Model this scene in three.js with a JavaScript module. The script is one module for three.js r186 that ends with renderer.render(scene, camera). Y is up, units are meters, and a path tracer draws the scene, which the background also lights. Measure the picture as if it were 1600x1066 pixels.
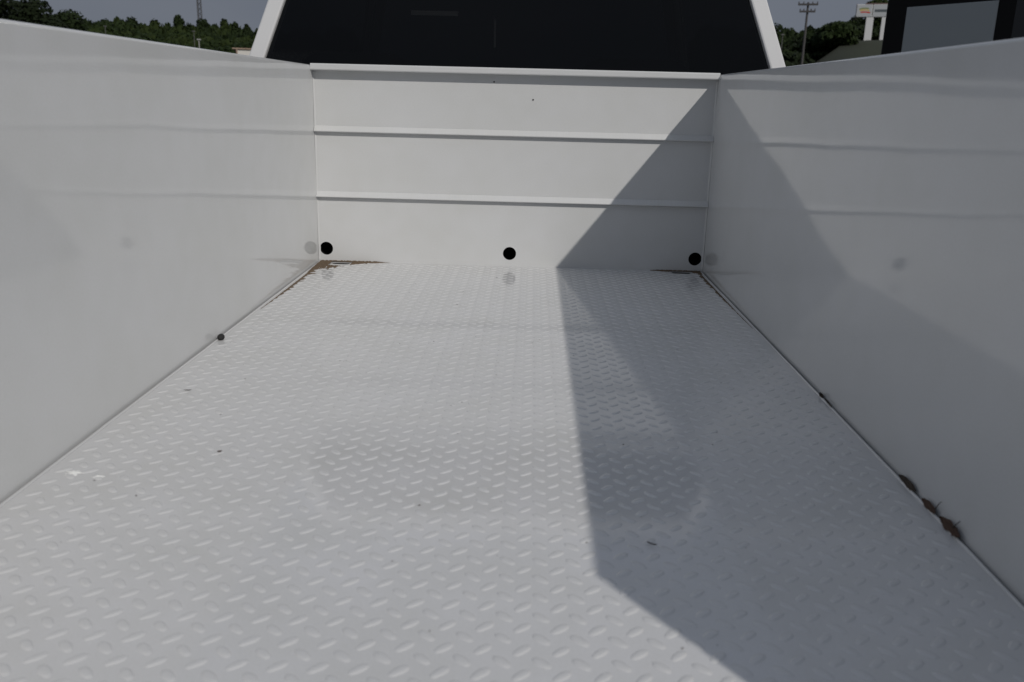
import * as THREE from 'three';
import { mergeGeometries } from 'three/addons/utils/BufferGeometryUtils.js';
import { RoundedBoxGeometry } from 'three/addons/geometries/RoundedBoxGeometry.js';
import { createNoise2D, createNoise3D } from 'simplex-noise';

// ---------------------------------------------------------------- camera, sky, sun, exposure
const FLOOR = 0.95;                                   // height of the cargo floor above the ground
const camera = new THREE.PerspectiveCamera(42.29, 1024 / 682, 0.05, 4000);
camera.rotation.order = 'YXZ';
camera.rotation.set(-0.2697, 0.01722, 0.02515);
camera.position.set(0.0616, FLOOR + 0.5312, 0);
camera.focus = 2.6; camera.userData.fStop = 6.5;
camera.updateMatrixWorld(true); camera.updateProjectionMatrix();

const scene = new THREE.Scene();
const renderer = new THREE.WebGLRenderer({ antialias: true });
renderer.toneMapping = THREE.LinearToneMapping;
renderer.toneMappingExposure = 0.72;
renderer.shadowMap.enabled = true;

function mulberry(a) { return () => { a |= 0; a = a + 0x6D2B79F5 | 0; let t = Math.imul(a ^ a >>> 15, 1 | a); t = t + Math.imul(t ^ t >>> 7, 61 | t) ^ t; return ((t ^ t >>> 14) >>> 0) / 4294967296; }; }
const rnd = mulberry(7);
const n2 = createNoise2D(mulberry(11)), n3 = createNoise3D(mulberry(12));
const smooth = (a, b, x) => { const t = Math.min(1, Math.max(0, (x - a) / (b - a))); return t * t * (3 - 2 * t); };
const lerp = (a, b, t) => a + (b - a) * t;
const DEG = Math.PI / 180;

{ // thin high cloud over a dull blue-grey sky
  const w = 1024, h = 512, data = new Float32Array(w * h * 4);
  for (let j = 0; j < h; j++) for (let i = 0; i < w; i++) {
    const el = (j + 0.5) / h * Math.PI - Math.PI / 2, az = (i + 0.5) / w * Math.PI * 2;
    const x = Math.cos(el) * Math.cos(az), y = Math.sin(el), z = Math.cos(el) * Math.sin(az);
    let c = 0, amp = 0.5, f = 1.7;
    for (let k = 0; k < 5; k++) { c += amp * n3(x * f, y * f * 2.6 + 3, z * f); amp *= 0.55; f *= 2.1; }
    const k = 1 + 0.10 * c, o = (j * w + i) * 4, m = 0.5 + 0.5 * c;
    const up = 0.86 + 0.70 * smooth(0, 1, Math.max(0, y));
    data[o] = (0.215 + 0.02 * m) * k * up; data[o + 1] = (0.246 + 0.012 * m) * k * up; data[o + 2] = 0.306 * k * up; data[o + 3] = 1;
  }
  const t = new THREE.DataTexture(data, w, h, THREE.RGBAFormat, THREE.FloatType);
  t.mapping = THREE.EquirectangularReflectionMapping; t.magFilter = t.minFilter = THREE.LinearFilter; t.wrapS = THREE.RepeatWrapping; t.needsUpdate = true;
  scene.background = t; scene.environment = t;
}
const sun = new THREE.DirectionalLight(new THREE.Color().setRGB(1, 0.955, 0.895), 2.88);
sun.position.set(0.479 * 30, 0.613 * 30, 0.687 * 30); sun.castShadow = true; sun.shadow.radius = 1.3;
sun.shadow.mapSize.set(4096, 4096);
Object.assign(sun.shadow.camera, { left: -14, right: 14, top: 14, bottom: -14, near: 1, far: 90 });
scene.add(sun, sun.target);

// ---------------------------------------------------------------- helpers
const taken = {};
function numbered(n) { taken[n] = (taken[n] ?? -1) + 1; return taken[n] ? `${n}_${String(taken[n]).padStart(3, '0')}` : n; }
function mesh(name, geo, mat, parent) { const m = new THREE.Mesh(geo, mat); m.name = parent ? name : numbered(name); m.castShadow = m.receiveShadow = true; (parent ?? scene).add(m); return m; }
function tag(o, label, category, group, kind) { Object.assign(o.userData, { label, category }); if (group) o.userData.group = group; if (kind) o.userData.kind = kind; return o; }
function thing(name, label, category, [x, y, z] = [0, 0, 0], turn = 0, group) {
  const g = new THREE.Group(); g.name = numbered(name); g.position.set(x, y, z); g.rotation.y = turn; scene.add(g); return tag(g, label, category, group);
}
const lin = (r, g, b) => new THREE.Color().setRGB(r, g, b);
function grid(nu, nv, f, uv) {            // f(u, v) -> [x, y, z]
  const p = [], t = [], idx = [];
  for (let j = 0; j <= nv; j++) for (let i = 0; i <= nu; i++) { p.push(...f(i / nu, j / nv)); t.push(...(uv ? uv(i / nu, j / nv) : [i / nu, j / nv])); }
  for (let j = 0; j < nv; j++) for (let i = 0; i < nu; i++) { const a = j * (nu + 1) + i, b = a + 1, c = a + nu + 1, d = c + 1; idx.push(a, b, d, a, d, c); }
  const g = new THREE.BufferGeometry(); g.setAttribute('position', new THREE.Float32BufferAttribute(p, 3)); g.setAttribute('uv', new THREE.Float32BufferAttribute(t, 2)); g.setIndex(idx); g.computeVertexNormals(); return g;
}
function box(x0, x1, y0, y1, z0, z1, r = 0) {
  const a = x1 - x0, b = y1 - y0, c = z1 - z0;
  const g = r ? new RoundedBoxGeometry(a, b, c, 2, r) : new THREE.BoxGeometry(a, b, c);
  return g.translate((x0 + x1) / 2, (y0 + y1) / 2, (z0 + z1) / 2);
}
function bar(a, b, r0, r1 = r0, n = 8) {
  const A = new THREE.Vector3(...a), B = new THREE.Vector3(...b), d = B.clone().sub(A);
  const g = new THREE.CylinderGeometry(r1, r0, d.length(), n, 1);
  g.applyQuaternion(new THREE.Quaternion().setFromUnitVectors(new THREE.Vector3(0, 1, 0), d.clone().normalize()));
  return g.translate((A.x + B.x) / 2, (A.y + B.y) / 2, (A.z + B.z) / 2);
}
const merge = (l) => mergeGeometries(l.map((g) => { const o = g.index ? g.toNonIndexed() : g; for (const k of Object.keys(o.attributes)) if (!['position', 'normal', 'uv'].includes(k)) o.deleteAttribute(k); return o; }));

// ---------------------------------------------------------------- materials
function dustMap(seed, base, spread) {    // faint dust film with a grain of its own on the paint
  const s = 1024, d = new Uint8Array(s * s * 4), r = mulberry(seed);
  const na = createNoise2D(mulberry(seed + 1));
  for (let j = 0; j < s; j++) for (let i = 0; i < s; i++) {
    const x = i / s, y = j / s;
    const tile = (f) => { const a = x * Math.PI * 2, q = f / 6.283; return n3(Math.cos(a) * q + seed, Math.sin(a) * q, y * f) * (1 - y) + n3(Math.cos(a) * q + seed, Math.sin(a) * q, (y - 1) * f) * y; };
    let v = 0.5 * tile(5) + 0.3 * tile(17) + 0.3 * na(i * 0.21, j * 0.21) + 0.35 * (r() - 0.5);
    if (r() < 0.0006) v -= 3.5 * r();
    const o = (j * s + i) * 4;
    for (let k = 0; k < 3; k++) d[o + k] = Math.max(0, Math.min(255, base[k] + spread * v * (k === 2 ? 1.3 : 1)));
    d[o + 3] = 255;
  }
  const t = new THREE.DataTexture(d, s, s); t.colorSpace = THREE.SRGBColorSpace; t.wrapS = t.wrapT = THREE.RepeatWrapping; t.magFilter = THREE.LinearFilter; t.minFilter = THREE.LinearFilter; t.needsUpdate = true; return t;
}
const dustWall = dustMap(21, [204, 205, 205], 4), dustFloor = dustMap(33, [203, 203, 203], 6);
const paintWall = new THREE.MeshPhysicalMaterial({ map: dustWall, roughness: 0.065, ior: 1.45, side: THREE.DoubleSide });
const paintFloor = new THREE.MeshPhysicalMaterial({ map: dustFloor, roughness: 0.08, ior: 1.5 });
const paintLug = new THREE.MeshPhysicalMaterial({ color: lin(0.595, 0.595, 0.595), roughness: 0.08, ior: 1.5 });
const paintCab = new THREE.MeshPhysicalMaterial({ color: lin(0.66, 0.66, 0.66), roughness: 0.15, clearcoat: 1, clearcoatRoughness: 0.03 });
const tintGlass = new THREE.MeshPhysicalMaterial({ color: lin(0.125, 0.13, 0.135), transmission: 1, thickness: 0, roughness: 0, ior: 1.4, specularIntensity: 0.75, side: THREE.DoubleSide });
const darkGlass = tintGlass.clone(); darkGlass.color.setRGB(0.03, 0.032, 0.034);
const darkTrim = new THREE.MeshStandardMaterial({ color: lin(0.012, 0.012, 0.013), roughness: 0.6, side: THREE.DoubleSide });
const cabTrim = new THREE.MeshStandardMaterial({ color: lin(0.02, 0.02, 0.022), roughness: 0.9, side: THREE.DoubleSide });
const paleReflection = new THREE.MeshStandardMaterial({ color: lin(0.5, 0.5, 0.5), roughness: 0.7 });  // pale tone for the reflections imitated behind the rear window
const rubber = new THREE.MeshStandardMaterial({ color: lin(0.018, 0.018, 0.018), roughness: 0.85 });
const steel = new THREE.MeshStandardMaterial({ color: lin(0.45, 0.45, 0.46), roughness: 0.35, metalness: 0.9 });
const holeShade = new THREE.MeshPhysicalMaterial({ color: lin(0.006, 0.006, 0.006), roughness: 1, specularIntensity: 0, side: THREE.DoubleSide });  // near-black, puts the shade inside slots and holes into the colour

// ---------------------------------------------------------------- the ground, one sheet
const CX = camera.position.x, CY = camera.position.y;
function groundY(x, z) {
  const d = Math.hypot(x - CX, z), az = Math.atan2(x - CX, -z) / DEG;
  const A = az > 0 ? lerp(3.6, 9.1, smooth(14.5, 18.6, az)) * (1 - 0.5 * smooth(60, 140, az)) : 3.6;
  return A * smooth(34, 122, d) + 0.25 * smooth(30, 90, d) * n2(x * 0.03, z * 0.03);
}
{
  const g = grid(240, 90, (u, v) => { const a = u * Math.PI * 2, d = 1500 * v * v * v + 0.4 * v, x = CX - Math.sin(a) * d, z = -Math.cos(a) * d; return [x, groundY(x, z), z]; },
    (u, v) => { const a = u * Math.PI * 2, d = 1500 * v * v * v; return [Math.sin(a) * d / 4, Math.cos(a) * d / 4]; });
  const c = [], P = g.attributes.position;
  for (let i = 0; i < P.count; i++) {
    const x = P.getX(i), z = P.getZ(i), d = Math.hypot(x, z), n = n2(x * 0.08, z * 0.08) * 0.5 + n2(x * 0.4, z * 0.4) * 0.3;
    const lot = 1 - smooth(36, 40, d);          // paved lot round the truck, grass beyond
    const gr = [0.017 + 0.008 * n, 0.021 + 0.009 * n, 0.007 + 0.003 * n], as = [0.075 + 0.01 * n, 0.075 + 0.01 * n, 0.078 + 0.01 * n];
    for (let k = 0; k < 3; k++) c.push(lerp(gr[k], as[k], lot));
  }
  g.setAttribute('color', new THREE.Float32BufferAttribute(c, 3));
  const m = mesh('ground', g, new THREE.MeshStandardMaterial({ vertexColors: true, roughness: 0.95, side: THREE.DoubleSide }));
  tag(m, 'paved lot rising into grassy slopes all round the truck', 'ground', null, 'structure');
}

// ---------------------------------------------------------------- the truck
const W2 = 0.625, H = 0.613, ZB = -2.836, ZE = -0.233, ZC = 2.6;   // bed half width, wall height, bulkhead, rear end
const truck = thing('service_truck', 'white service truck with open cargo bed of glossy painted steel', 'truck', [0, 0, -ZC]);
const into = (g) => g.translate(0, FLOOR, ZC);                     // bed coordinates -> the truck's own
const part = (name, g, m, parent = truck) => mesh(name, into(g), m, parent);
const metres = (u, v) => [u, v];

// cargo floor: plate with two drain slots, and the raised lugs of tread plate
{
  const FX = W2 - 0.008, s = new THREE.Shape();
  s.moveTo(-FX, -ZE); s.lineTo(FX, -ZE); s.lineTo(FX, -ZB + 0.002); s.lineTo(-FX, -ZB + 0.002); s.closePath();
  const slots = [[-0.562, -0.530, 2.800], [0.533, 0.570, 2.804]];
  for (const [a, b, z] of slots) { const h = new THREE.Path(), r = 0.013; h.moveTo(a, z - r); h.lineTo(b, z - r); h.absarc(b, z, r, -Math.PI / 2, Math.PI / 2, false); h.lineTo(a, z + r); h.absarc(a, z, r, Math.PI / 2, Math.PI * 1.5, false); s.holes.push(h); }
  const g = new THREE.ExtrudeGeometry(s, { depth: 0.0012, bevelEnabled: false, curveSegments: 6 }); g.rotateX(-Math.PI / 2); g.translate(0, -0.0012, 0);
  const floor = part('cargo_floor', g, paintFloor);
  floor.userData.label = 'white painted tread plate floor of the bed';
  for (const [a, b, z] of slots) part('drain_slot', box(a - 0.016, b + 0.016, -0.03, -0.0022, -z - 0.016, -z + 0.016), holeShade, floor);  // near-black block under each slot, its shade set by colour
  part('under_floor', box(-W2 - 0.02, W2 + 0.02, -0.06, -0.034, ZB - 0.03, ZE), darkTrim);
  for (const sx of [-1, 1]) {           // turned-up edge bead along each wall, gutter behind it
    const bead = grid(6, 160, (u, v) => { const a = Math.PI * u, z = lerp(ZB + 0.004, ZE, v), w = 0.0006 * n2(z * 6, sx * 9); return [sx * (W2 - 0.0065) - 0.0022 * Math.cos(a) * 1 + w, 0.0002 + 0.0026 * Math.sin(a), z]; });
    part('edge_bead', bead, paintLug, floor);
    part('gutter', box(sx > 0 ? W2 - 0.0045 : -W2 - 0.001, sx > 0 ? W2 + 0.001 : -W2 + 0.0045, -0.033, -0.006, ZB, ZE), darkTrim, floor);
  }
  // lens-shaped lug, 24 mm by 9 mm, its rim just under the plate
  const nu = 10, nv = 8;
  const lugShape = (seed) => grid(nu, nv, (a, b) => {
    const u = a * 2 - 1, v = b * 2 - 1, hw = 0.0057 * Math.pow(Math.max(0, 1 - u * u), 0.55) + 0.00025;
    const h = 0.0013 * (1 - v * v * v * v) * Math.pow(Math.max(0, 1 - u * u * u * u), 0.8);
    return [u * 0.0126, h - 0.00012, -v * hw * (1 + 0.06 * Math.sin(seed * 3 + u * 4))];
  });
  const variants = [0, 1, 2, 3].map((k) => { const g = lugShape(k); g.rotateY(k % 2 ? -Math.PI / 4 : Math.PI / 4); return g; });
  const P = 0.039, X0 = 0.066, Z0 = -0.726, all = [], v3 = new THREE.Vector3(), rl = mulberry(5);
  for (let j = -13; j < 56; j++) for (let i = -20; i < 18; i++) for (const k of [0, 1]) {
    const x = X0 + P * (i + k * 0.5) - 0.0215 * 0, z = Z0 - P * (j + k * 0.5);
    if (Math.abs(x) > FX - 0.012 || z < ZB + 0.012 || z > ZE - 0.012) continue;
    if (slots.some(([a, b, d]) => Math.abs(z + d) < 0.025 && x > a - 0.025 && x < b + 0.025)) continue;
    v3.set(x, FLOOR, z).project(camera);
    const seen = Math.abs(v3.x) < 1 && Math.abs(v3.y) < 1;
    all.push([seen ? Math.hypot(x - CX, 0.53, z) : 50, x, z, k + (rl() < 0.5 ? 0 : 2), 0.92 + 0.12 * rl(), (rl() - 0.5) * 0.09]);
  }
  all.sort((a, b) => a[0] - b[0]);
  const rest = [], M = new THREE.Matrix4(), Q = new THREE.Quaternion(), Y = new THREE.Vector3(0, 1, 0);
  all.forEach(([, x, z, k, sc, t], n) => {
    if (n < 300) { const m = mesh('tread_lug', variants[k], paintLug, floor); m.position.set(x, FLOOR, z + ZC); m.rotation.y = t; m.scale.set(sc, 1, sc); }
    else { const g = variants[k].clone(); M.compose(new THREE.Vector3(x, 0, z), Q.setFromAxisAngle(Y, t), new THREE.Vector3(sc, 1, sc)); g.applyMatrix4(M); rest.push(g); }
  });
  part('tread_lugs', mergeGeometries(rest), paintLug, floor).userData.kind = 'stuff';
}
// side walls: a thin skin rolled over at the top, tool boxes behind it
const wave = (a, b, s) => 0.00046 * n2(a * 1.5 + s, b * 2.3) + 0.00013 * n2(a * 4.5 + s, b * 5 + 4);
for (const sx of [-1, 1]) {
  const R = 0.006, prof = [];
  for (let k = 0; k <= 40; k++) prof.push([0, lerp(-0.034, H - R, k / 40)]);
  for (let k = 1; k <= 5; k++) { const a = k / 5 * Math.PI / 2; prof.push([R - R * Math.cos(a), H - R + R * Math.sin(a)]); }
  prof.push([0.03, H], [0.18, H], [0.33, H]); for (let k = 1; k <= 5; k++) { const a = k / 5 * Math.PI / 2; prof.push([0.33 + 0.02 * Math.sin(a), H - 0.02 + 0.02 * Math.cos(a)]); }
  prof.push([0.35, 0.3], [0.35, -0.3], [0.35, -0.48]);
  const n = prof.length - 1;
  const g = grid(110, n, (u, v) => { const [o, y] = prof[Math.round(v * n)], z = lerp(ZE, ZB - 0.05, u); return [sx * (W2 + o + (o < 0.001 ? wave(z, y, sx * 20) : 0)), y, z]; },
    (u, v) => { const [o, y] = prof[Math.round(v * n)]; return [lerp(ZE, ZB, u) / 1.3, (y + o) / 1.3 + sx * 0.37]; });
  const wall = part('side_wall', g, paintWall);
  wall.userData.label = sx < 0 ? 'sunlit side wall of the cargo bed' : 'shaded side wall of the cargo bed';
  const xa = W2 + 0.004, xb = W2 + 0.348, bx = (a, b, y0, y1, z0, z1) => (sx > 0 ? box(a, b, y0, y1, z0, z1) : box(-b, -a, y0, y1, z0, z1));
  part('wall_end', bx(xa, xb, -0.48, H - 0.004, ZE - 0.004, ZE + 0.002), paintCab, wall);
  part('wall_end', bx(xa, xb, -0.48, H - 0.004, ZB - 0.05, ZB - 0.046), paintCab, wall);
  for (const [z0, z1] of [[-0.95, -0.30], [-1.95, -1.0], [-2.82, -2.0]]) {
    const y0 = z0 === -1.95 ? 0.12 : -0.42;
    const d = part('compartment_door', bx(xb + 0.003, xb + 0.022, y0, H - 0.08, z0, z1), paintCab, wall);
    part; mesh('door_handle', into(bx(xb + 0.022, xb + 0.032, 0.32, 0.40, (z0 + z1) / 2 - 0.05, (z0 + z1) / 2 + 0.05)), steel, wall);
  }
  // vertical seam strip where the wall meets the bulkhead
  const st = grid(4, 40, (u, v) => { const a = u * Math.PI / 2, y = lerp(0.004, H - 0.02, v), r = 0.006 + 0.0006 * n2(y * 9, sx); return [sx * (W2 - r * (1 - Math.sin(a)) - 0.0005), y, ZB + 0.0005 + r * (1 - Math.cos(a))]; });
  part('seam_bead', st, paintWall, wall);
}
// bulkhead with three holes, two beads and a lipped top rail
{
  const s = new THREE.Shape(); s.moveTo(-W2, -0.02); s.lineTo(W2, -0.02); s.lineTo(W2, H); s.lineTo(-W2, H); s.closePath();
  const holes = [[-0.5995, 0.042], [-0.0025, 0.0415], [0.5985, 0.0405]], HR = 0.0213;
  for (const [x, y] of holes) { const p = new THREE.Path(); p.absarc(x, y, HR, 0, Math.PI * 2, true); s.holes.push(p); }
  const g = new THREE.ExtrudeGeometry(s, { depth: 0.003, bevelEnabled: false, curveSegments: 40 }); g.translate(0, 0, ZB - 0.003);
  { const U = g.attributes.uv; for (let i = 0; i < U.count; i++) U.setXY(i, U.getX(i) / 1.3, U.getY(i) / 1.3); }
  const bh = part('bulkhead', g, paintWall);
  bh.userData.label = 'front bulkhead panel of the cargo bed';
  for (const [x, y] of holes) {
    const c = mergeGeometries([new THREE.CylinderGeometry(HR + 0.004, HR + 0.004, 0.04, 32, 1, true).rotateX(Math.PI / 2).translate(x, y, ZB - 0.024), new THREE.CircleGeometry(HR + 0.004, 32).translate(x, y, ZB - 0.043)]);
    part('drain_hole', c, holeShade, bh);  // near-black cup, the dark of the cavity put into its colour
  }
  const sweep = (pts, x0, x1, closed) => { // profile in (y, z) swept across the bed
    const n = pts.length - 1;
    return grid(n, 1, (u, v) => { const [y, z] = pts[Math.round(u * n)]; return [lerp(x0, x1, v), y, ZB + z]; }, (u, v) => { const [y, z] = pts[Math.round(u * n)]; return [lerp(x0, x1, v) / 1.3, (y + z) / 1.3]; });
  };
  const creased = (pts, x0, x1) => { const l = []; for (let i = 0; i + 1 < pts.length; i++) l.push(sweep([pts[i], pts[i + 1]], x0, x1)); return mergeGeometries(l); };
  const ends = (x) => x * (W2 - 0.0008);
  for (const [lo, tip, hi] of [[0.4100, 0.4145, 0.4315], [0.2060, 0.2105, 0.2275]])
    part('rib', creased([[hi, 0.0004], [tip + 0.003, 0.0136], [tip + 0.0014, 0.0154], [tip - 0.0006, 0.0152], [lo, 0.0004]], ends(-1), ends(1)), paintWall, bh);
  part('back_sheet', box(-W2, W2, 0.001, H - 0.001, ZB - 0.052, ZB - 0.049), paintCab, bh);
  const rail = part('top_rail', creased([[H - 0.016, -0.045], [H - 0.016, 0.028], [H - 0.0150, 0.0310], [H - 0.0125, 0.0325], [H + 0.0005, 0.0325], [H + 0.0032, 0.0310], [H + 0.004, 0.0280], [H + 0.004, -0.055], [H - 0.03, -0.055]], -W2 + 0.0006, W2 - 0.0006), paintWall, bh);
  rail.userData.label = 'white lipped rail along the bulkhead top';
  for (const [x, y] of [[-0.0627, 0.5754], [0.0594, 0.525]]) part('screw_hole', new THREE.CylinderGeometry(0.0024, 0.0024, 0.002, 14).rotateX(Math.PI / 2).translate(x, y, ZB + 0.0002), holeShade, bh);  // near-black discs painting the shade of two small holes
}
// cab: pillars round dark glass, roof, seats seen faintly through the glass
{
  const Y0 = 0.50, Y1 = 1.13;
  const zr = (y) => -3.06 - 0.25 * (y - 0.64), hw = (y) => 0.886 - 0.335 * (y - 0.64);
  const zf = (y) => -5.15 + 0.9 * (y - 0.5);
  const cab = part('cab', box(-0.98, 0.98, -0.55, 0.50, -5.2, -3.03, 0.06), paintCab);
  // a four-sided frame: outer corners given, opening inset, extruded by thickness along its normal
  const frame = (c, inset, th, name, gname, glass = darkGlass) => {
    const V = c.map((p) => new THREE.Vector3(...p)), cen = V.reduce((a, b) => a.clone().add(b), new THREE.Vector3()).multiplyScalar(0.25);
    const ex = V[1].clone().sub(V[0]).normalize(), nn = ex.clone().cross(V[3].clone().sub(V[0])).normalize(), ey = nn.clone().cross(ex);
    const to2 = (p) => [p.clone().sub(cen).dot(ex), p.clone().sub(cen).dot(ey)];
    const o = V.map(to2), [ib, ir, it, il] = inset;
    const q = (a, b, d) => { const dx = b[0] - a[0], dy = b[1] - a[1], L = Math.hypot(dx, dy); return { p: [a[0] - dy / L * d, a[1] + dx / L * d], d: [dx / L, dy / L] }; };
    const L = [q(o[0], o[1], ib), q(o[1], o[2], ir), q(o[2], o[3], it), q(o[3], o[0], il)];
    const X = (m, n) => { const det = m.d[0] * n.d[1] - m.d[1] * n.d[0], t = ((n.p[0] - m.p[0]) * n.d[1] - (n.p[1] - m.p[1]) * n.d[0]) / det; return [m.p[0] + m.d[0] * t, m.p[1] + m.d[1] * t]; };
    const h = [X(L[3], L[0]), X(L[0], L[1]), X(L[1], L[2]), X(L[2], L[3])];
    const rounded = (pts, r, cls) => { const k = new cls(); pts.forEach((p, i) => { const a = pts[(i + 3) % 4], b = pts[(i + 1) % 4], u = (s, e) => { const l = Math.hypot(e[0] - s[0], e[1] - s[1]); return [s[0] + (e[0] - s[0]) / l * r, s[1] + (e[1] - s[1]) / l * r]; }; const s0 = u(p, a), s1 = u(p, b); i ? k.lineTo(...s0) : k.moveTo(...s0); k.quadraticCurveTo(p[0], p[1], ...s1); }); k.closePath(); return k; };
    const sh = new THREE.Shape(o.map((p) => new THREE.Vector2(...p))); sh.holes.push(rounded(h, 0.05, THREE.Path));
    const place = (g) => g.applyMatrix4(new THREE.Matrix4().makeBasis(ex, ey, nn).setPosition(cen));
    const f = part(name, place(new THREE.ExtrudeGeometry(sh, { depth: th, bevelEnabled: true, bevelSize: 0.006, bevelThickness: 0.006, bevelSegments: 2 }).translate(0, 0, -th)), paintCab, cab);
    const gl = part(gname, place(new THREE.ShapeGeometry(rounded(h, 0.05, THREE.Shape), 6).scale(1.02, 1.02, 1).translate(0, 0, -0.012)), glass, cab);
    return [f, gl];
  };
  const [bw, tw] = [hw(Y0), hw(Y1)];
  const [, rg] = frame([[-bw, Y0, zr(Y0)], [bw, Y0, zr(Y0)], [tw, Y1, zr(Y1)], [-tw, Y1, zr(Y1)]], [0.07, 0.040, 0.07, 0.040], 0.03, 'rear_window_frame', 'rear_window', tintGlass);
  rg.userData.label = 'dark tinted rear window of the cab';
  const z1 = -0.02;
  frame([[bw, Y0, zr(Y0) + z1], [bw, Y0, zf(Y0)], [tw, Y1, zf(Y1)], [tw, Y1, zr(Y1) + z1]], [0.06, 0.07, 0.06, 0.07], 0.03, 'side_window_frame', 'side_window');
  frame([[-bw, Y0, zf(Y0)], [-bw, Y0, zr(Y0) + z1], [-tw, Y1, zr(Y1) + z1], [-tw, Y1, zf(Y1)]], [0.06, 0.07, 0.06, 0.07], 0.03, 'side_window_frame', 'side_window');
  frame([[bw, Y0, zf(Y0)], [-bw, Y0, zf(Y0)], [-tw, Y1, zf(Y1)], [tw, Y1, zf(Y1)]], [0.06, 0.07, 0.06, 0.07], 0.03, 'windscreen_frame', 'windscreen');
  part('roof', grid(24, 24, (u, v) => {
    const a = u * 2 - 1, b = v * 2 - 1, k = Math.pow(Math.pow(Math.abs(a), 6) + Math.pow(Math.abs(b), 6), 1 / 6), f = Math.min(1, k);
    return [a * (tw + 0.004), Y1 - 0.006 + 0.085 * Math.sqrt(Math.max(0, 1 - Math.pow(f, 5))), lerp(zr(Y1) + 0.004, zf(Y1), v)];
  }), paintCab, cab);
  part('hood', box(-0.95, 0.95, -0.30, 0.33, -6.35, -5.1, 0.1), paintCab, cab);
  part('bumper', box(-0.98, 0.98, -0.62, -0.36, -6.45, -6.2, 0.05), steel, cab);
  // interior
  for (const x of [-0.60, 0.43]) part('seat_back', new RoundedBoxGeometry(0.40, 0.72, 0.16, 4, 0.075).rotateX(0.12).translate(x, 0.318, -3.42), cabTrim, cab);
  part('dashboard', box(-0.82, 0.82, 0.30, 0.56, -5.0, -4.45, 0.08), cabTrim, cab);
  part('headliner', box(-0.62, 0.62, 1.085, 1.10, -4.5, -3.25), cabTrim, cab);
  part('reflection_strip', box(-0.395, -0.225, 0.812, 0.828, -3.422, -3.41), paleReflection, cab);  // added pale strip imitating a faint reflection in the rear window
  part('reflection_bar', bar([-0.09, 0.708, -3.45], [-0.091, 0.82, -3.45], 0.0042), paleReflection, cab);  // added thin bar imitating an upright reflection in the same glass
}
// chassis and wheels
part('chassis', merge([box(-0.42, -0.32, -0.35, -0.1, -6.2, ZE), box(0.32, 0.42, -0.35, -0.1, -6.2, ZE), box(-0.8, 0.8, -0.5, -0.4, -1.55, -1.45), box(-0.8, 0.8, -0.5, -0.4, -5.65, -5.55)]), darkTrim);
for (const [x, z] of [[-0.82, -1.5], [0.82, -1.5], [-0.82, -5.6], [0.82, -5.6]]) {
  const pr = [[0.22, -0.12], [0.34, -0.125], [0.385, -0.10], [0.39, 0], [0.385, 0.10], [0.34, 0.125], [0.22, 0.12]].map(([r, y]) => new THREE.Vector2(r, y));
  const w = part('wheel', new THREE.CylinderGeometry(0.23, 0.23, 0.18, 28).rotateZ(Math.PI / 2).translate(x, 0.39 - FLOOR, z), steel);
  part('tyre', new THREE.LatheGeometry(pr, 36).rotateZ(Math.PI / 2).translate(x, 0.39 - FLOOR, z), rubber, w);
}

// ---------------------------------------------------------------- neighbouring black vehicle
{
  const black = new THREE.MeshPhysicalMaterial({ color: lin(0.004, 0.004, 0.004), roughness: 0.6, ior: 1.5, specularIntensity: 0.35 });
  const greyPane = new THREE.MeshPhysicalMaterial({ color: lin(0.30, 0.325, 0.33), roughness: 0.25, ior: 1.5 });
  const darkPane = new THREE.MeshPhysicalMaterial({ color: lin(0.012, 0.012, 0.012), roughness: 0.08, ior: 1.5 });
  const u = new THREE.Vector3(0.552, 0, 0.834).normalize(), p1 = [CX + 7 * Math.sin(21.36 * DEG), -7 * Math.cos(21.36 * DEG)];
  const ang = Math.atan2(-u.z, u.x);      // local +x runs along the side towards the camera
  const v = thing('black_van', 'tall boxy black vehicle with a light grey side pane beyond the shaded wall', 'vehicle', [p1[0] - u.x * 0.165, 0, p1[1] - u.z * 0.165], ang);
  const s = new THREE.Shape(), L = 4.7, T = 2.36, B = 0.34, r = 0.16;
  s.moveTo(0, B); s.lineTo(L, B); s.lineTo(L + 0.05, 1.2); s.lineTo(L - 0.12, T - r); s.quadraticCurveTo(L - 0.12, T, L - 0.3, T); s.lineTo(r, T); s.quadraticCurveTo(0.02, T, 0.015, T - r * 1.2); s.closePath();
  mesh('body', new THREE.ExtrudeGeometry(s, { depth: 1.86, bevelEnabled: true, bevelSize: 0.02, bevelThickness: 0.02, bevelSegments: 3 }).translate(0, 0, -1.88), black, v);
  // the side that faces the truck is local z = 0, normal towards +z
  const pane = (x0, x1, y0, y1, m, n) => mesh(n, new RoundedBoxGeometry(x1 - x0, y1 - y0, 0.006, 2, 0.0028).translate((x0 + x1) / 2, (y0 + y1) / 2, 0.0015), m, v);
  pane(0.165, 0.81, 1.25, 2.143, greyPane, 'side_pane').userData.label = 'light grey side pane';
  pane(0.925, 2.2, 1.25, 2.143, darkPane, 'side_window'); pane(2.32, 3.6, 1.25, 2.143, darkPane, 'side_window');
  for (const [x, z] of [[0.85, -0.2], [3.8, -0.2], [0.85, -1.68], [3.8, -1.68]]) {
    const w = mesh('wheel', new THREE.CylinderGeometry(0.2, 0.2, 0.2, 24).rotateX(Math.PI / 2).translate(x, 0.34, z), steel, v);
    mesh('tyre', new THREE.TorusGeometry(0.26, 0.082, 12, 28).scale(1, 1, 1.3).translate(x, 0.342, z), rubber, w);
  }
}

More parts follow.
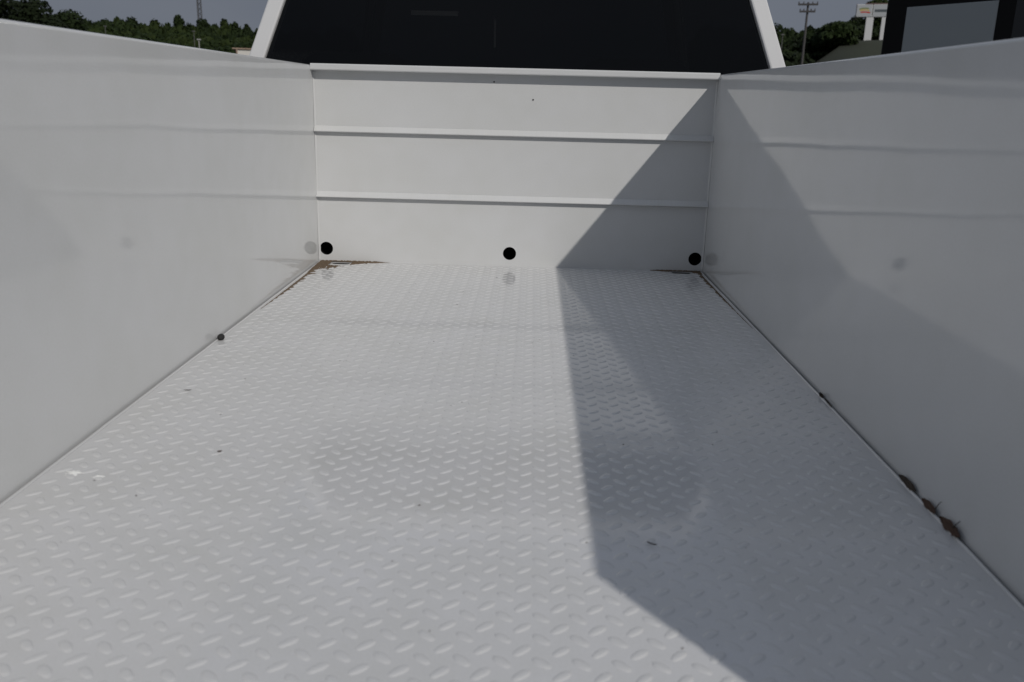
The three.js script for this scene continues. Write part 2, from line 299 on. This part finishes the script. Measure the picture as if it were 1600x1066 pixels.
// ---------------------------------------------------------------- trees
const leafMats = [[0.021, 0.036, 0.008], [0.017, 0.030, 0.0075], [0.029, 0.045, 0.009], [0.013, 0.022, 0.007]].map((c) => new THREE.MeshPhysicalMaterial({ color: lin(...c), roughness: 0.8, side: THREE.DoubleSide, transmission: 0.25, thickness: 0, specularIntensity: 0.3 }));
const bark = new THREE.MeshStandardMaterial({ color: lin(0.06, 0.05, 0.04), roughness: 0.95 });
function crown(rx, ry, n, size, seed, lobes = 9) { // clumps of leaf faces round several lobes; origin at the crown's foot
  const r = mulberry(seed), L = [];
  for (let k = 0; k < lobes; k++) { const a = r() * 6.283, e = Math.sqrt(r()), t = r(), wid = Math.sin(Math.PI * Math.min(1, 0.16 + 0.74 * t)); L.push([Math.cos(a) * e * rx * 0.7 * wid, ry * (0.22 + 0.62 * t), Math.sin(a) * e * rx * 0.7 * wid, rx * (0.32 + 0.2 * r()), ry * (0.13 + 0.08 * r())]); }
  L.push([0, ry * 0.5, 0, rx * 0.55, ry * 0.34], [(r() - 0.5) * rx * 0.3, ry * 0.82, 0, rx * 0.34, ry * 0.17]);
  const p = [], idx = [], nm = [], V = new THREE.Vector3(), A = new THREE.Vector3(), B = new THREE.Vector3();
  for (let i = 0; i < n; i++) {
    const l = L[Math.floor(r() * L.length)]; V.set(r() - 0.5, r() - 0.5, r() - 0.5).normalize();
    const d = 0.72 + 0.36 * r(), c = [l[0] + V.x * l[3] * d, l[1] + V.y * l[4] * d, l[2] + V.z * l[3] * d];
    const N = V.clone().add(new THREE.Vector3(r() - 0.5, r() - 0.5, r() - 0.5).multiplyScalar(1.5)).normalize();
    A.set(r() - 0.5, r() - 0.5, r() - 0.5).cross(N).normalize(); B.crossVectors(N, A);
    const s = size * (0.6 + 0.8 * r()), b = p.length / 3;
    for (const [x, y] of [[-1, -0.2], [-0.2, -0.75], [0.9, -0.15], [0.35, 0.8], [-0.6, 0.55]]) { p.push(c[0] + (A.x * x + B.x * y) * s, c[1] + (A.y * x + B.y * y) * s, c[2] + (A.z * x + B.z * y) * s); nm.push(N.x, N.y, N.z); }
    idx.push(b, b + 1, b + 2, b, b + 2, b + 3, b, b + 3, b + 4);
  }
  const g = new THREE.BufferGeometry(); g.setAttribute('position', new THREE.Float32BufferAttribute(p, 3)); g.setAttribute('normal', new THREE.Float32BufferAttribute(nm, 3)); g.setIndex(idx); return g;
}
const polar = (az, d) => [CX + d * Math.sin(az * DEG), -d * Math.cos(az * DEG)];
const topAt = (el, d) => CY + d * Math.tan(el * DEG);
function tree(az, d, el, rx, label, group, mat, n = 2200) {
  const [x, z] = polar(az, d), gy = groundY(x, z), h = topAt(el, d) - gy;
  const t = thing('leafy_tree', label, 'tree', [x, gy - 0.05, z], rnd() * 6, group);
  const r = 0.02 * h + 0.06, limbs = [bar([0, 0, 0], [0.1, h * 0.62, 0.05], r * 1.5, r * 0.5, 9)];
  for (let k = 0; k < 5; k++) { const a = k * 1.3 + rnd(), y = h * (0.22 + 0.09 * k); limbs.push(bar([0.03, y, 0.02], [Math.cos(a) * rx * 0.55, y + h * 0.16, Math.sin(a) * rx * 0.55], r * 0.55, r * 0.18, 6)); }
  mesh('trunk', merge(limbs), bark, t);
  mesh('crown', crown(rx, h * 0.90, n, 0.0021 * d * (d < 70 ? 0.75 : 0.62), Math.floor(az * 100 + 9000)).translate(0, h * 0.1, 0), mat, t);
}
const nearClump = 'dark trees at the frame corner';
tree(-31.2, 58, 6.6, 3.6, 'large dark tree at the corner of the picture above the sunlit wall', nearClump, leafMats[3], 16000);
tree(-28.6, 60, 4.65, 2.6, 'dark rounded tree second from the left above the sunlit wall', nearClump, leafMats[3], 11000);
tree(-27.0, 62, 4.05, 1.7, 'small dark tree at the right end of the near left clump', nearClump, leafMats[1], 6000);
const ridgeL = 'trees along the wooded ridge left of the cab';
[[-24.9, 3.72, 3.2, 'low wide tree where the left ridge begins beside the near dark clump'], [-23.6, 3.92, 3.0, 'rounded tree on the left ridge, left of the radio mast by half the gap'], [-22.5, 3.86, 2.6, 'flat-topped tree on the left ridge between two taller ones'],
  [-21.1, 4.14, 2.3, 'tallest tree on the left ridge just left of the radio mast'], [-19.75, 3.98, 1.9, 'slender tree on the left ridge at the foot of the radio mast'], [-18.6, 4.02, 1.5, 'narrow pointed tree on the left ridge right of the mast'],
  [-18.0, 3.90, 1.5, 'narrow tree close beside the pointed one on the left ridge'], [-17.3, 3.84, 1.3, 'small pointed tree on the left ridge nearest the cab pillar']]
  .forEach(([az, el, rx, label], i) => tree(az, 168 + 6 * (i % 3), el, rx, label, ridgeL, leafMats[i % 3], 3600));
const ridgeR = 'trees along the wooded ridge right of the cab';
[[14.3, 4.62, 3.0, 'rounded tree on the right ridge next to the white cab pillar'], [15.2, 4.34, 2.6, 'low tree on the right ridge left of the utility pole'], [16.3, 4.52, 1.7, 'small peaked tree on the right ridge just right of the utility pole'],
  [17.1, 4.48, 2.4, 'broad tree on the right ridge between utility pole and pylon sign'], [17.9, 4.72, 2.6, 'taller tree on the right ridge stepping up towards the pylon sign'], [18.7, 5.0, 2.6, 'dark tree on the right ridge just left of the pylon sign']]
  .forEach(([az, el, rx, label], i) => tree(az, 150 + 7 * (i % 3), el, rx, label, ridgeR, leafMats[1 + i % 3], 4000));
tree(19.9, 138, 5.95, 3.6, 'tall green tree rising behind the pylon sign', ridgeR, leafMats[2], 6000);
{ // the mass of the wood below the ridge line
  const protos = [crown(1, 1, 1500, 0.085, 501, 11), crown(1, 1, 1500, 0.085, 502, 11), crown(1, 1, 1500, 0.085, 503, 11)];
  const place = (name, label, list, mat) => list.forEach((pl, k) => {
    const im = new THREE.InstancedMesh(protos[k], mat[k], pl.length); im.castShadow = im.receiveShadow = true; pl.forEach((m, i) => im.setMatrixAt(i, m)); im.name = numbered(name); scene.add(im);
    tag(im, label[k], 'woodland', null, 'stuff');
  });
  const fill = (n, az0, az1, d0, d1, el) => {
    const out = [[], [], []], M = new THREE.Matrix4();
    for (let i = 0; i < n; i++) {
      const az = lerp(az0, az1, (i + rnd()) / n), d = lerp(az > 18.1 ? 128 : d0, d1, rnd()), [x, z] = polar(az, d), gy = groundY(x, z);
      const top = topAt(el(az) * (0.72 + 0.28 * (d - d0) / (d1 - d0)) + (rnd() - 0.5) * 0.3, d), h = Math.max(2.5, top - gy), r = 1.8 + 1.7 * rnd();
      M.compose(new THREE.Vector3(x, gy - 0.3, z), new THREE.Quaternion().setFromAxisAngle(new THREE.Vector3(0, 1, 0), rnd() * 6), new THREE.Vector3(r, h, r)); out[i % 3].push(M.clone());
    }
    return out;
  };
  place('woodland', ['mid green wood covering the slope left of the cab', 'dark green wood mixed into the slope left of the cab', 'pale green wood mixed into the slope left of the cab'], fill(330, -33, -11, 95, 185, (az) => 3.70), [leafMats[0], leafMats[1], leafMats[2]]);
  place('woodland', ['dark wood covering the slope right of the cab', 'very dark green wood on the slope right of the cab', 'mid green wood on the slope right of the cab'], fill(260, 10, 20.5, 95, 165, (az) => lerp(4.32, 4.7, smooth(16, 18.6, az)) - 0.5 * smooth(18.8, 19.6, az)), [leafMats[1], leafMats[3], leafMats[0]]);
}

// ---------------------------------------------------------------- small things in the distance
const greyWood = new THREE.MeshStandardMaterial({ color: lin(0.075, 0.072, 0.072), roughness: 0.9 });
{ // utility pole
  const d = 80, [x, z] = polar(16.0, d), gy = groundY(x, z), h = topAt(5.72, d) - gy;
  const t = thing('utility_pole', 'grey wooden utility pole with two crossarms right of the cab', 'pole', [x, gy, z], -16 * DEG);
  mesh('pole', bar([0, -0.5, 0], [0, h, 0], 0.12, 0.085, 10), greyWood, t);
  for (const [dy, w] of [[0.18, 0.78], [0.72, 0.62]]) {
    const a = mesh('crossarm', box(-w, w, h - dy - 0.07, h - dy + 0.07, 0.08, 0.2), greyWood, t);
    for (const k of [-0.92, -0.45, 0.45, 0.92]) mesh('insulator', new THREE.CylinderGeometry(0.035, 0.05, 0.16, 8).translate(k * w, h - dy + 0.145, 0.14), greyWood, a);
  }
}
{ // pylon sign with two cabinets on white legs
  const d = 120, [x, z] = polar(19.55, d), gy = groundY(x, z);
  const t = thing('pylon_sign', 'pylon sign with two white cabinets on broad white legs', 'sign', [x, gy, z], -19.55 * DEG);
  const white = new THREE.MeshStandardMaterial({ color: lin(0.72, 0.72, 0.72), roughness: 0.6 }), ed = new THREE.MeshStandardMaterial({ color: lin(0.2, 0.13, 0.12), roughness: 0.7 });
  const m = d * 0.0415 * DEG, X = (px) => (px - 1360) * m, Y = (py) => topAt(5.55 - (py - 7.5) * 0.0358, d) - gy;
  for (const [a, b] of [[1353, 1362.5], [1373, 1380.5]]) mesh('leg', box(X(a), X(b), -0.6, Y(26), -0.35, 0.35, 0.03), white, t);
  const face = (draw) => { const c = document.createElement('canvas'); c.width = 160; c.height = 144; const g = c.getContext('2d'); g.fillStyle = '#b9bcbf'; g.fillRect(0, 0, 160, 144); draw(g); const x = new THREE.CanvasTexture(c); x.colorSpace = THREE.SRGBColorSpace; return new THREE.MeshStandardMaterial({ map: x, roughness: 0.5 }); };
  const f1 = face((g) => { g.lineCap = 'round'; g.strokeStyle = '#7f8a4a'; g.lineWidth = 15; g.beginPath(); g.moveTo(28, 52); g.quadraticCurveTo(60, 38, 120, 46); g.stroke(); g.strokeStyle = '#d9b23a'; g.lineWidth = 13; g.beginPath(); g.moveTo(34, 70); g.quadraticCurveTo(70, 56, 130, 70); g.stroke(); g.strokeStyle = '#c8442c'; g.lineWidth = 17; g.beginPath(); g.moveTo(46, 92); g.quadraticCurveTo(90, 86, 138, 98); g.stroke(); });
  const f2 = face((g) => { g.fillStyle = '#5d6468'; g.fillRect(14, 58, 128, 34); });
  for (const [a, b, fm] of [[1339.5, 1359.6, f1], [1360.4, 1381, f2]]) {
    const c = mesh('cabinet', box(X(a), X(b), Y(25.8), Y(7), -0.4, 0.4, 0.04), white, t);
    mesh('sign_face', new THREE.PlaneGeometry(X(b) - X(a) - 0.12, Y(7) - Y(25.8) - 0.12).translate((X(a) + X(b)) / 2, (Y(25.8) + Y(7)) / 2, 0.406), fm, c);
  }
  mesh('side_post', box(X(1338.6), X(1339.3), Y(30), Y(6), -0.1, 0.1), ed, t);
  mesh('cap', box(X(1350), X(1381), Y(7) + 0.01, Y(5.6), -0.42, 0.42), ed, t);
}
{ // radio mast
  const d = 420, [x, z] = polar(-19.93, d), gy = groundY(x, z), h = 118, m = new THREE.MeshStandardMaterial({ color: lin(0.10, 0.105, 0.12), roughness: 0.7 });
  const t = thing('radio_mast', 'tall thin grey radio mast standing behind the left ridge', 'mast', [x, gy, z], 0.2), C = [0, 1, 2].map((k) => [Math.cos(k * 2.094), Math.sin(k * 2.094)]);
  const R = (y) => 1.05 - 0.45 * y / h;
  for (const [a, b] of C) mesh('leg', bar([a * R(0), -1, b * R(0)], [a * R(h), h, b * R(h)], 0.30, 0.22, 6), m, t);
  const br = []; for (let y = 0; y < h - 2; y += 2) for (let k = 0; k < 3; k++) { const A = C[k], B = C[(k + 1) % 3]; br.push(bar([A[0] * R(y), y, A[1] * R(y)], [B[0] * R(y + 2), y + 2, B[1] * R(y + 2)], 0.12, 0.12, 4), bar([B[0] * R(y), y, B[1] * R(y)], [A[0] * R(y), y, A[1] * R(y)], 0.06, 0.06, 4)); }
  mesh('bracing', merge(br), m, t).userData.kind = 'stuff';
}
{ // low white building behind the left wall
  const d = 74, [x, z] = polar(-16.2, d), gy = groundY(x, z), h = topAt(2.42, d) - gy;
  const t = thing('white_building', 'low white building with tan roof edge beside the left cab pillar', 'building', [x, gy, z], 16.2 * DEG);
  const wl = new THREE.MeshStandardMaterial({ color: lin(0.66, 0.64, 0.60), roughness: 0.8 }), tan = new THREE.MeshStandardMaterial({ color: lin(0.33, 0.24, 0.18), roughness: 0.8 });
  mesh('wall', box(-2.35, 6, -0.5, h - 0.094, -8, 0), wl, t); mesh('roof', box(-2.6, 6.3, h - 0.09, h, -8.2, 0.12), tan, t);
  mesh('door', box(0.5, 1.5, 0, 2.1, 0.003, 0.06), tan, t); mesh('window', box(2.4, 3.8, 1, 2.1, 0.003, 0.05), darkTrim, t); mesh('downpipe', bar([-2.28, 0, 0.08], [-2.28, h - 0.1, 0.08], 0.06), tan, t);
}
for (const [px, d, el, label] of [[-25.0, 92, 3.25, 'thin pale lamp post against the left wood, farthest from the cab'], [-20.3, 86, 3.2, 'grey lamp post in front of the left wood below the radio mast'], [-20.05, 70, 2.75, 'short white lamp post rising just above the sunlit wall edge'], [14.75, 78, 3.9, 'pale lamp post beside the right cab pillar']]) {
  const [x, z] = polar(px, d), gy = groundY(x, z), h = topAt(el, d) - gy, m = new THREE.MeshStandardMaterial({ color: d === 70 ? lin(0.35, 0.35, 0.34) : lin(0.09, 0.09, 0.085), roughness: 0.6 });
  const t = thing('lamp_post', label, 'lamp post', [x, gy, z], 0, 'lamp posts on the slopes');
  mesh('pole', bar([0, -0.3, 0], [0, h, 0], 0.05, 0.035, 8), m, t); mesh('lamp_head', box(-0.13, 0.13, h, h + 0.1, -0.08, 0.08, 0.03), m, t);
}

// ---------------------------------------------------------------- litter in the bed
const soil = new THREE.MeshStandardMaterial({ color: lin(0.125, 0.088, 0.056), roughness: 1, side: THREE.DoubleSide });
const leafBrown = new THREE.MeshStandardMaterial({ color: lin(0.058, 0.029, 0.016), roughness: 0.75, side: THREE.DoubleSide });
const leafDark = new THREE.MeshStandardMaterial({ color: lin(0.035, 0.024, 0.016), roughness: 0.8, side: THREE.DoubleSide });
// low drift of soil in a corner: depth(x along bulkhead) gives how far it reaches from the bulkhead
function drift(name, label, x0, x1, reach, thick) {
  const g = grid(150, 56, (u, v) => {
    const x = lerp(x0, x1, u), r = Math.max(0.0005, reach(u) * (1 + 0.22 * n2(x * 60, 1) + 0.14 * n2(x * 170, 2)));
    const z = ZB + 0.001 + r * v, h = thick * (1 - Math.pow(v, 3)) * Math.min(1, reach(u) / 0.012) * (0.75 + 0.35 * n2(x * 90, z * 90) + 0.2 * n2(x * 300, z * 300));
    const slot = (z > -2.8145 && z < -2.76 && x > -0.577 && x < -0.512) || (z > -2.8185 && x > 0.516 && x < 0.588);
    return [x, FLOOR + (slot ? -0.02 : Math.max(-0.0006, h - (v > 0.97 ? 0.001 : 0))), z];
  });
  { const P = g.attributes.position, I = g.index, keep = []; for (let k = 0; k < I.count; k += 3) { const t = [I.getX(k), I.getX(k + 1), I.getX(k + 2)]; if (t.every((q) => P.getY(q) > FLOOR - 0.01)) keep.push(...t); } g.setIndex(keep); for (let k = 0; k < P.count; k++) if (P.getY(k) < FLOOR - 0.01) P.setY(k, FLOOR); g.computeVertexNormals(); }   // nothing lies over the open slots
  const m = mesh(name, g, soil); tag(m, label, 'soil', null, 'stuff');
}
drift('soil_drift', 'brown soil drifted into the sunlit corner of the bed', -0.6165, -0.385, (u) => 0.19 * Math.pow(1 - u, 2.2) + 0.022 * (1 - u), 0.0042);
drift('soil_drift', 'thin line of brown soil in the shaded corner of the bed', 0.455, 0.6165, (u) => 0.006 + 0.018 * smooth(0, 0.5, u) + 0.03 * Math.pow(u, 6), 0.0032);
function strip(label, sx, z0, z1, w) {
  const g = grid(90, 5, (u, v) => { const z = lerp(z0, z1, u), k = Math.max(0.0004, w * (1 - u) * (0.7 + 0.5 * n2(z * 40, sx * 5))); return [sx * (W2 - 0.0125 - k * v), FLOOR + 0.0012 * (1 - v * v) * (0.7 + 0.5 * n2(z * 90, v * 3)) - 0.0002, z]; });
  tag(mesh('soil_drift', g, soil), label, 'soil', null, 'stuff');
}
strip('trail of brown soil along the foot of the sunlit wall', -1, ZB + 0.12, -2.15, 0.036);
strip('trail of dark soil along the foot of the shaded wall', 1, ZB + 0.02, -2.1, 0.018);
function deadLeaf(name, label, x, z, len, wid, turn, curl, mat, lift = 0.0025, tilt = 0) {
  const s = x * 91 + z * 57, g = grid(12, 8, (a, b) => {
    const u = a * 2 - 1, v = b * 2 - 1, w = wid * 0.5 * Math.pow(Math.max(0, 1 - u * u), 0.7) * (1 + 0.35 * n2(a * 5, s)) + 0.0003;
    return [u * len / 2, curl * (v * v * 0.6 + 0.5 * u * u) + 0.12 * wid * n2(a * 3 + s, b * 3), v * w];
  });
  g.rotateX(tilt); g.rotateY(turn); g.computeBoundingBox(); g.translate(0, -g.boundingBox.min.y, 0);
  const m = mesh(name, g, mat); m.position.set(x, FLOOR + lift, z); return tag(m, label, 'leaf', 'dead leaves and bits along the shaded wall');
}
const X = 0.611;
deadLeaf('dead_leaf', 'small dark crumpled leaf bit farthest along the shaded wall', X + 0.006, -1.585, 0.020, 0.009, 1.5, 0.006, leafDark, 0.001, 0.6);
deadLeaf('dead_leaf', 'thin dark leaf stem lying along the foot of the shaded wall', X + 0.008, -1.545, 0.050, 0.004, 1.5, 0.001, leafDark, 0.003, 0.2);
deadLeaf('dead_leaf', 'long dark leaf, first of the three in the shaded gutter', 0.6195, -1.19, 0.058, 0.0095, 1.58, 0.001, leafDark, 0.0015, -1.2);
deadLeaf('dead_leaf', 'reddish brown leaf, middle of the three in the shaded gutter', 0.6190, -1.117, 0.046, 0.0105, 1.55, 0.001, leafBrown, 0.0015, -1.15);
deadLeaf('dead_leaf', 'largest brown leaf, nearest of the three in the shaded gutter', 0.6185, -1.053, 0.058, 0.013, 1.57, 0.0015, leafBrown, 0.0015, -1.15);
tag(mesh('twig', merge([bar([0.618, FLOOR + 0.010, -1.098], [0.6205, FLOOR + 0.022, -1.093], 0.0008, 0.0005, 5), bar([0.6205, FLOOR + 0.022, -1.093], [0.6215, FLOOR + 0.025, -1.09], 0.0005, 0.0004, 5)]), leafDark), 'tiny twig standing beside the reddish leaf at the shaded wall', 'twig');
tag(mesh('twig', merge([bar([0.617, FLOOR + 0.010, -1.045], [0.621, FLOOR + 0.024, -1.036], 0.0009, 0.0005, 5)]), leafDark), 'tiny twig sticking up from the largest brown leaf', 'twig');
{ // black nub at the foot of the sunlit wall
  const g = new THREE.SphereGeometry(0.0085, 16, 10).scale(0.9, 0.85, 1.25); const m = mesh('rubber_plug', g, rubber); m.position.set(-0.612, FLOOR + 0.0062, -1.86); tag(m, 'small black rubber nub at the foot of the sunlit wall', 'plug');
}
deadLeaf('leaf_flake', 'tiny rust brown flake lying on the sunlit tread plate', -0.399, -1.234, 0.007, 0.004, 0.3, 0.001, leafBrown);
deadLeaf('leaf_flake', 'thin curved dark stem on the shaded tread plate near the kink', 0.224, -0.988, 0.013, 0.0014, -0.5, 0.002, leafDark);
deadLeaf('leaf_flake', 'short dark sliver on the sunlit plate near the left wall', -0.553, -1.51, 0.014, 0.003, 0.1, 0.001, leafDark);
{ // specks of grit, uncountable
  const l = [], r = mulberry(77);
  for (let i = 0; i < 150; i++) {
    const x = (r() * 2 - 1) * 0.6, z = lerp(-0.6, ZB + 0.03, Math.pow(r(), 0.6)), s = 0.0004 + 0.0009 * r() * r();
    const g = new THREE.OctahedronGeometry(s, 0); g.scale(1 + 2.5 * r(), 0.5, 0.8 + r()); g.rotateY(r() * 6); g.translate(x, FLOOR + 0.0004 + s * 0.3, z); l.push(g);
  }
  tag(mesh('grit', merge(l), leafDark), 'dark specks of grit scattered over the tread plate floor', 'grit', null, 'stuff');
}
for (const [x, z, s, label] of [[-0.577, -1.146, 0.016, 'larger white bird dropping splash near the sunlit wall'], [-0.538, -1.136, 0.010, 'smaller white bird dropping splash right of the larger one']]) {
  const g = grid(28, 5, (u, v) => { const a = u * 6.2832, r = s * v * (0.65 + 0.45 * n2(Math.cos(a) * 1.6 + x * 9, Math.sin(a) * 1.6)); return [x + Math.cos(a) * r, FLOOR + 0.0004 + 0.0016 * (1 - v * v) * (0.7 + 0.4 * n2(a, v * 4)), z + Math.sin(a) * r * 0.9]; });
  tag(mesh('bird_dropping', g, new THREE.MeshStandardMaterial({ color: lin(0.88, 0.88, 0.86), roughness: 0.5, side: THREE.DoubleSide })), label, 'dropping');
}

renderer.render(scene, camera);
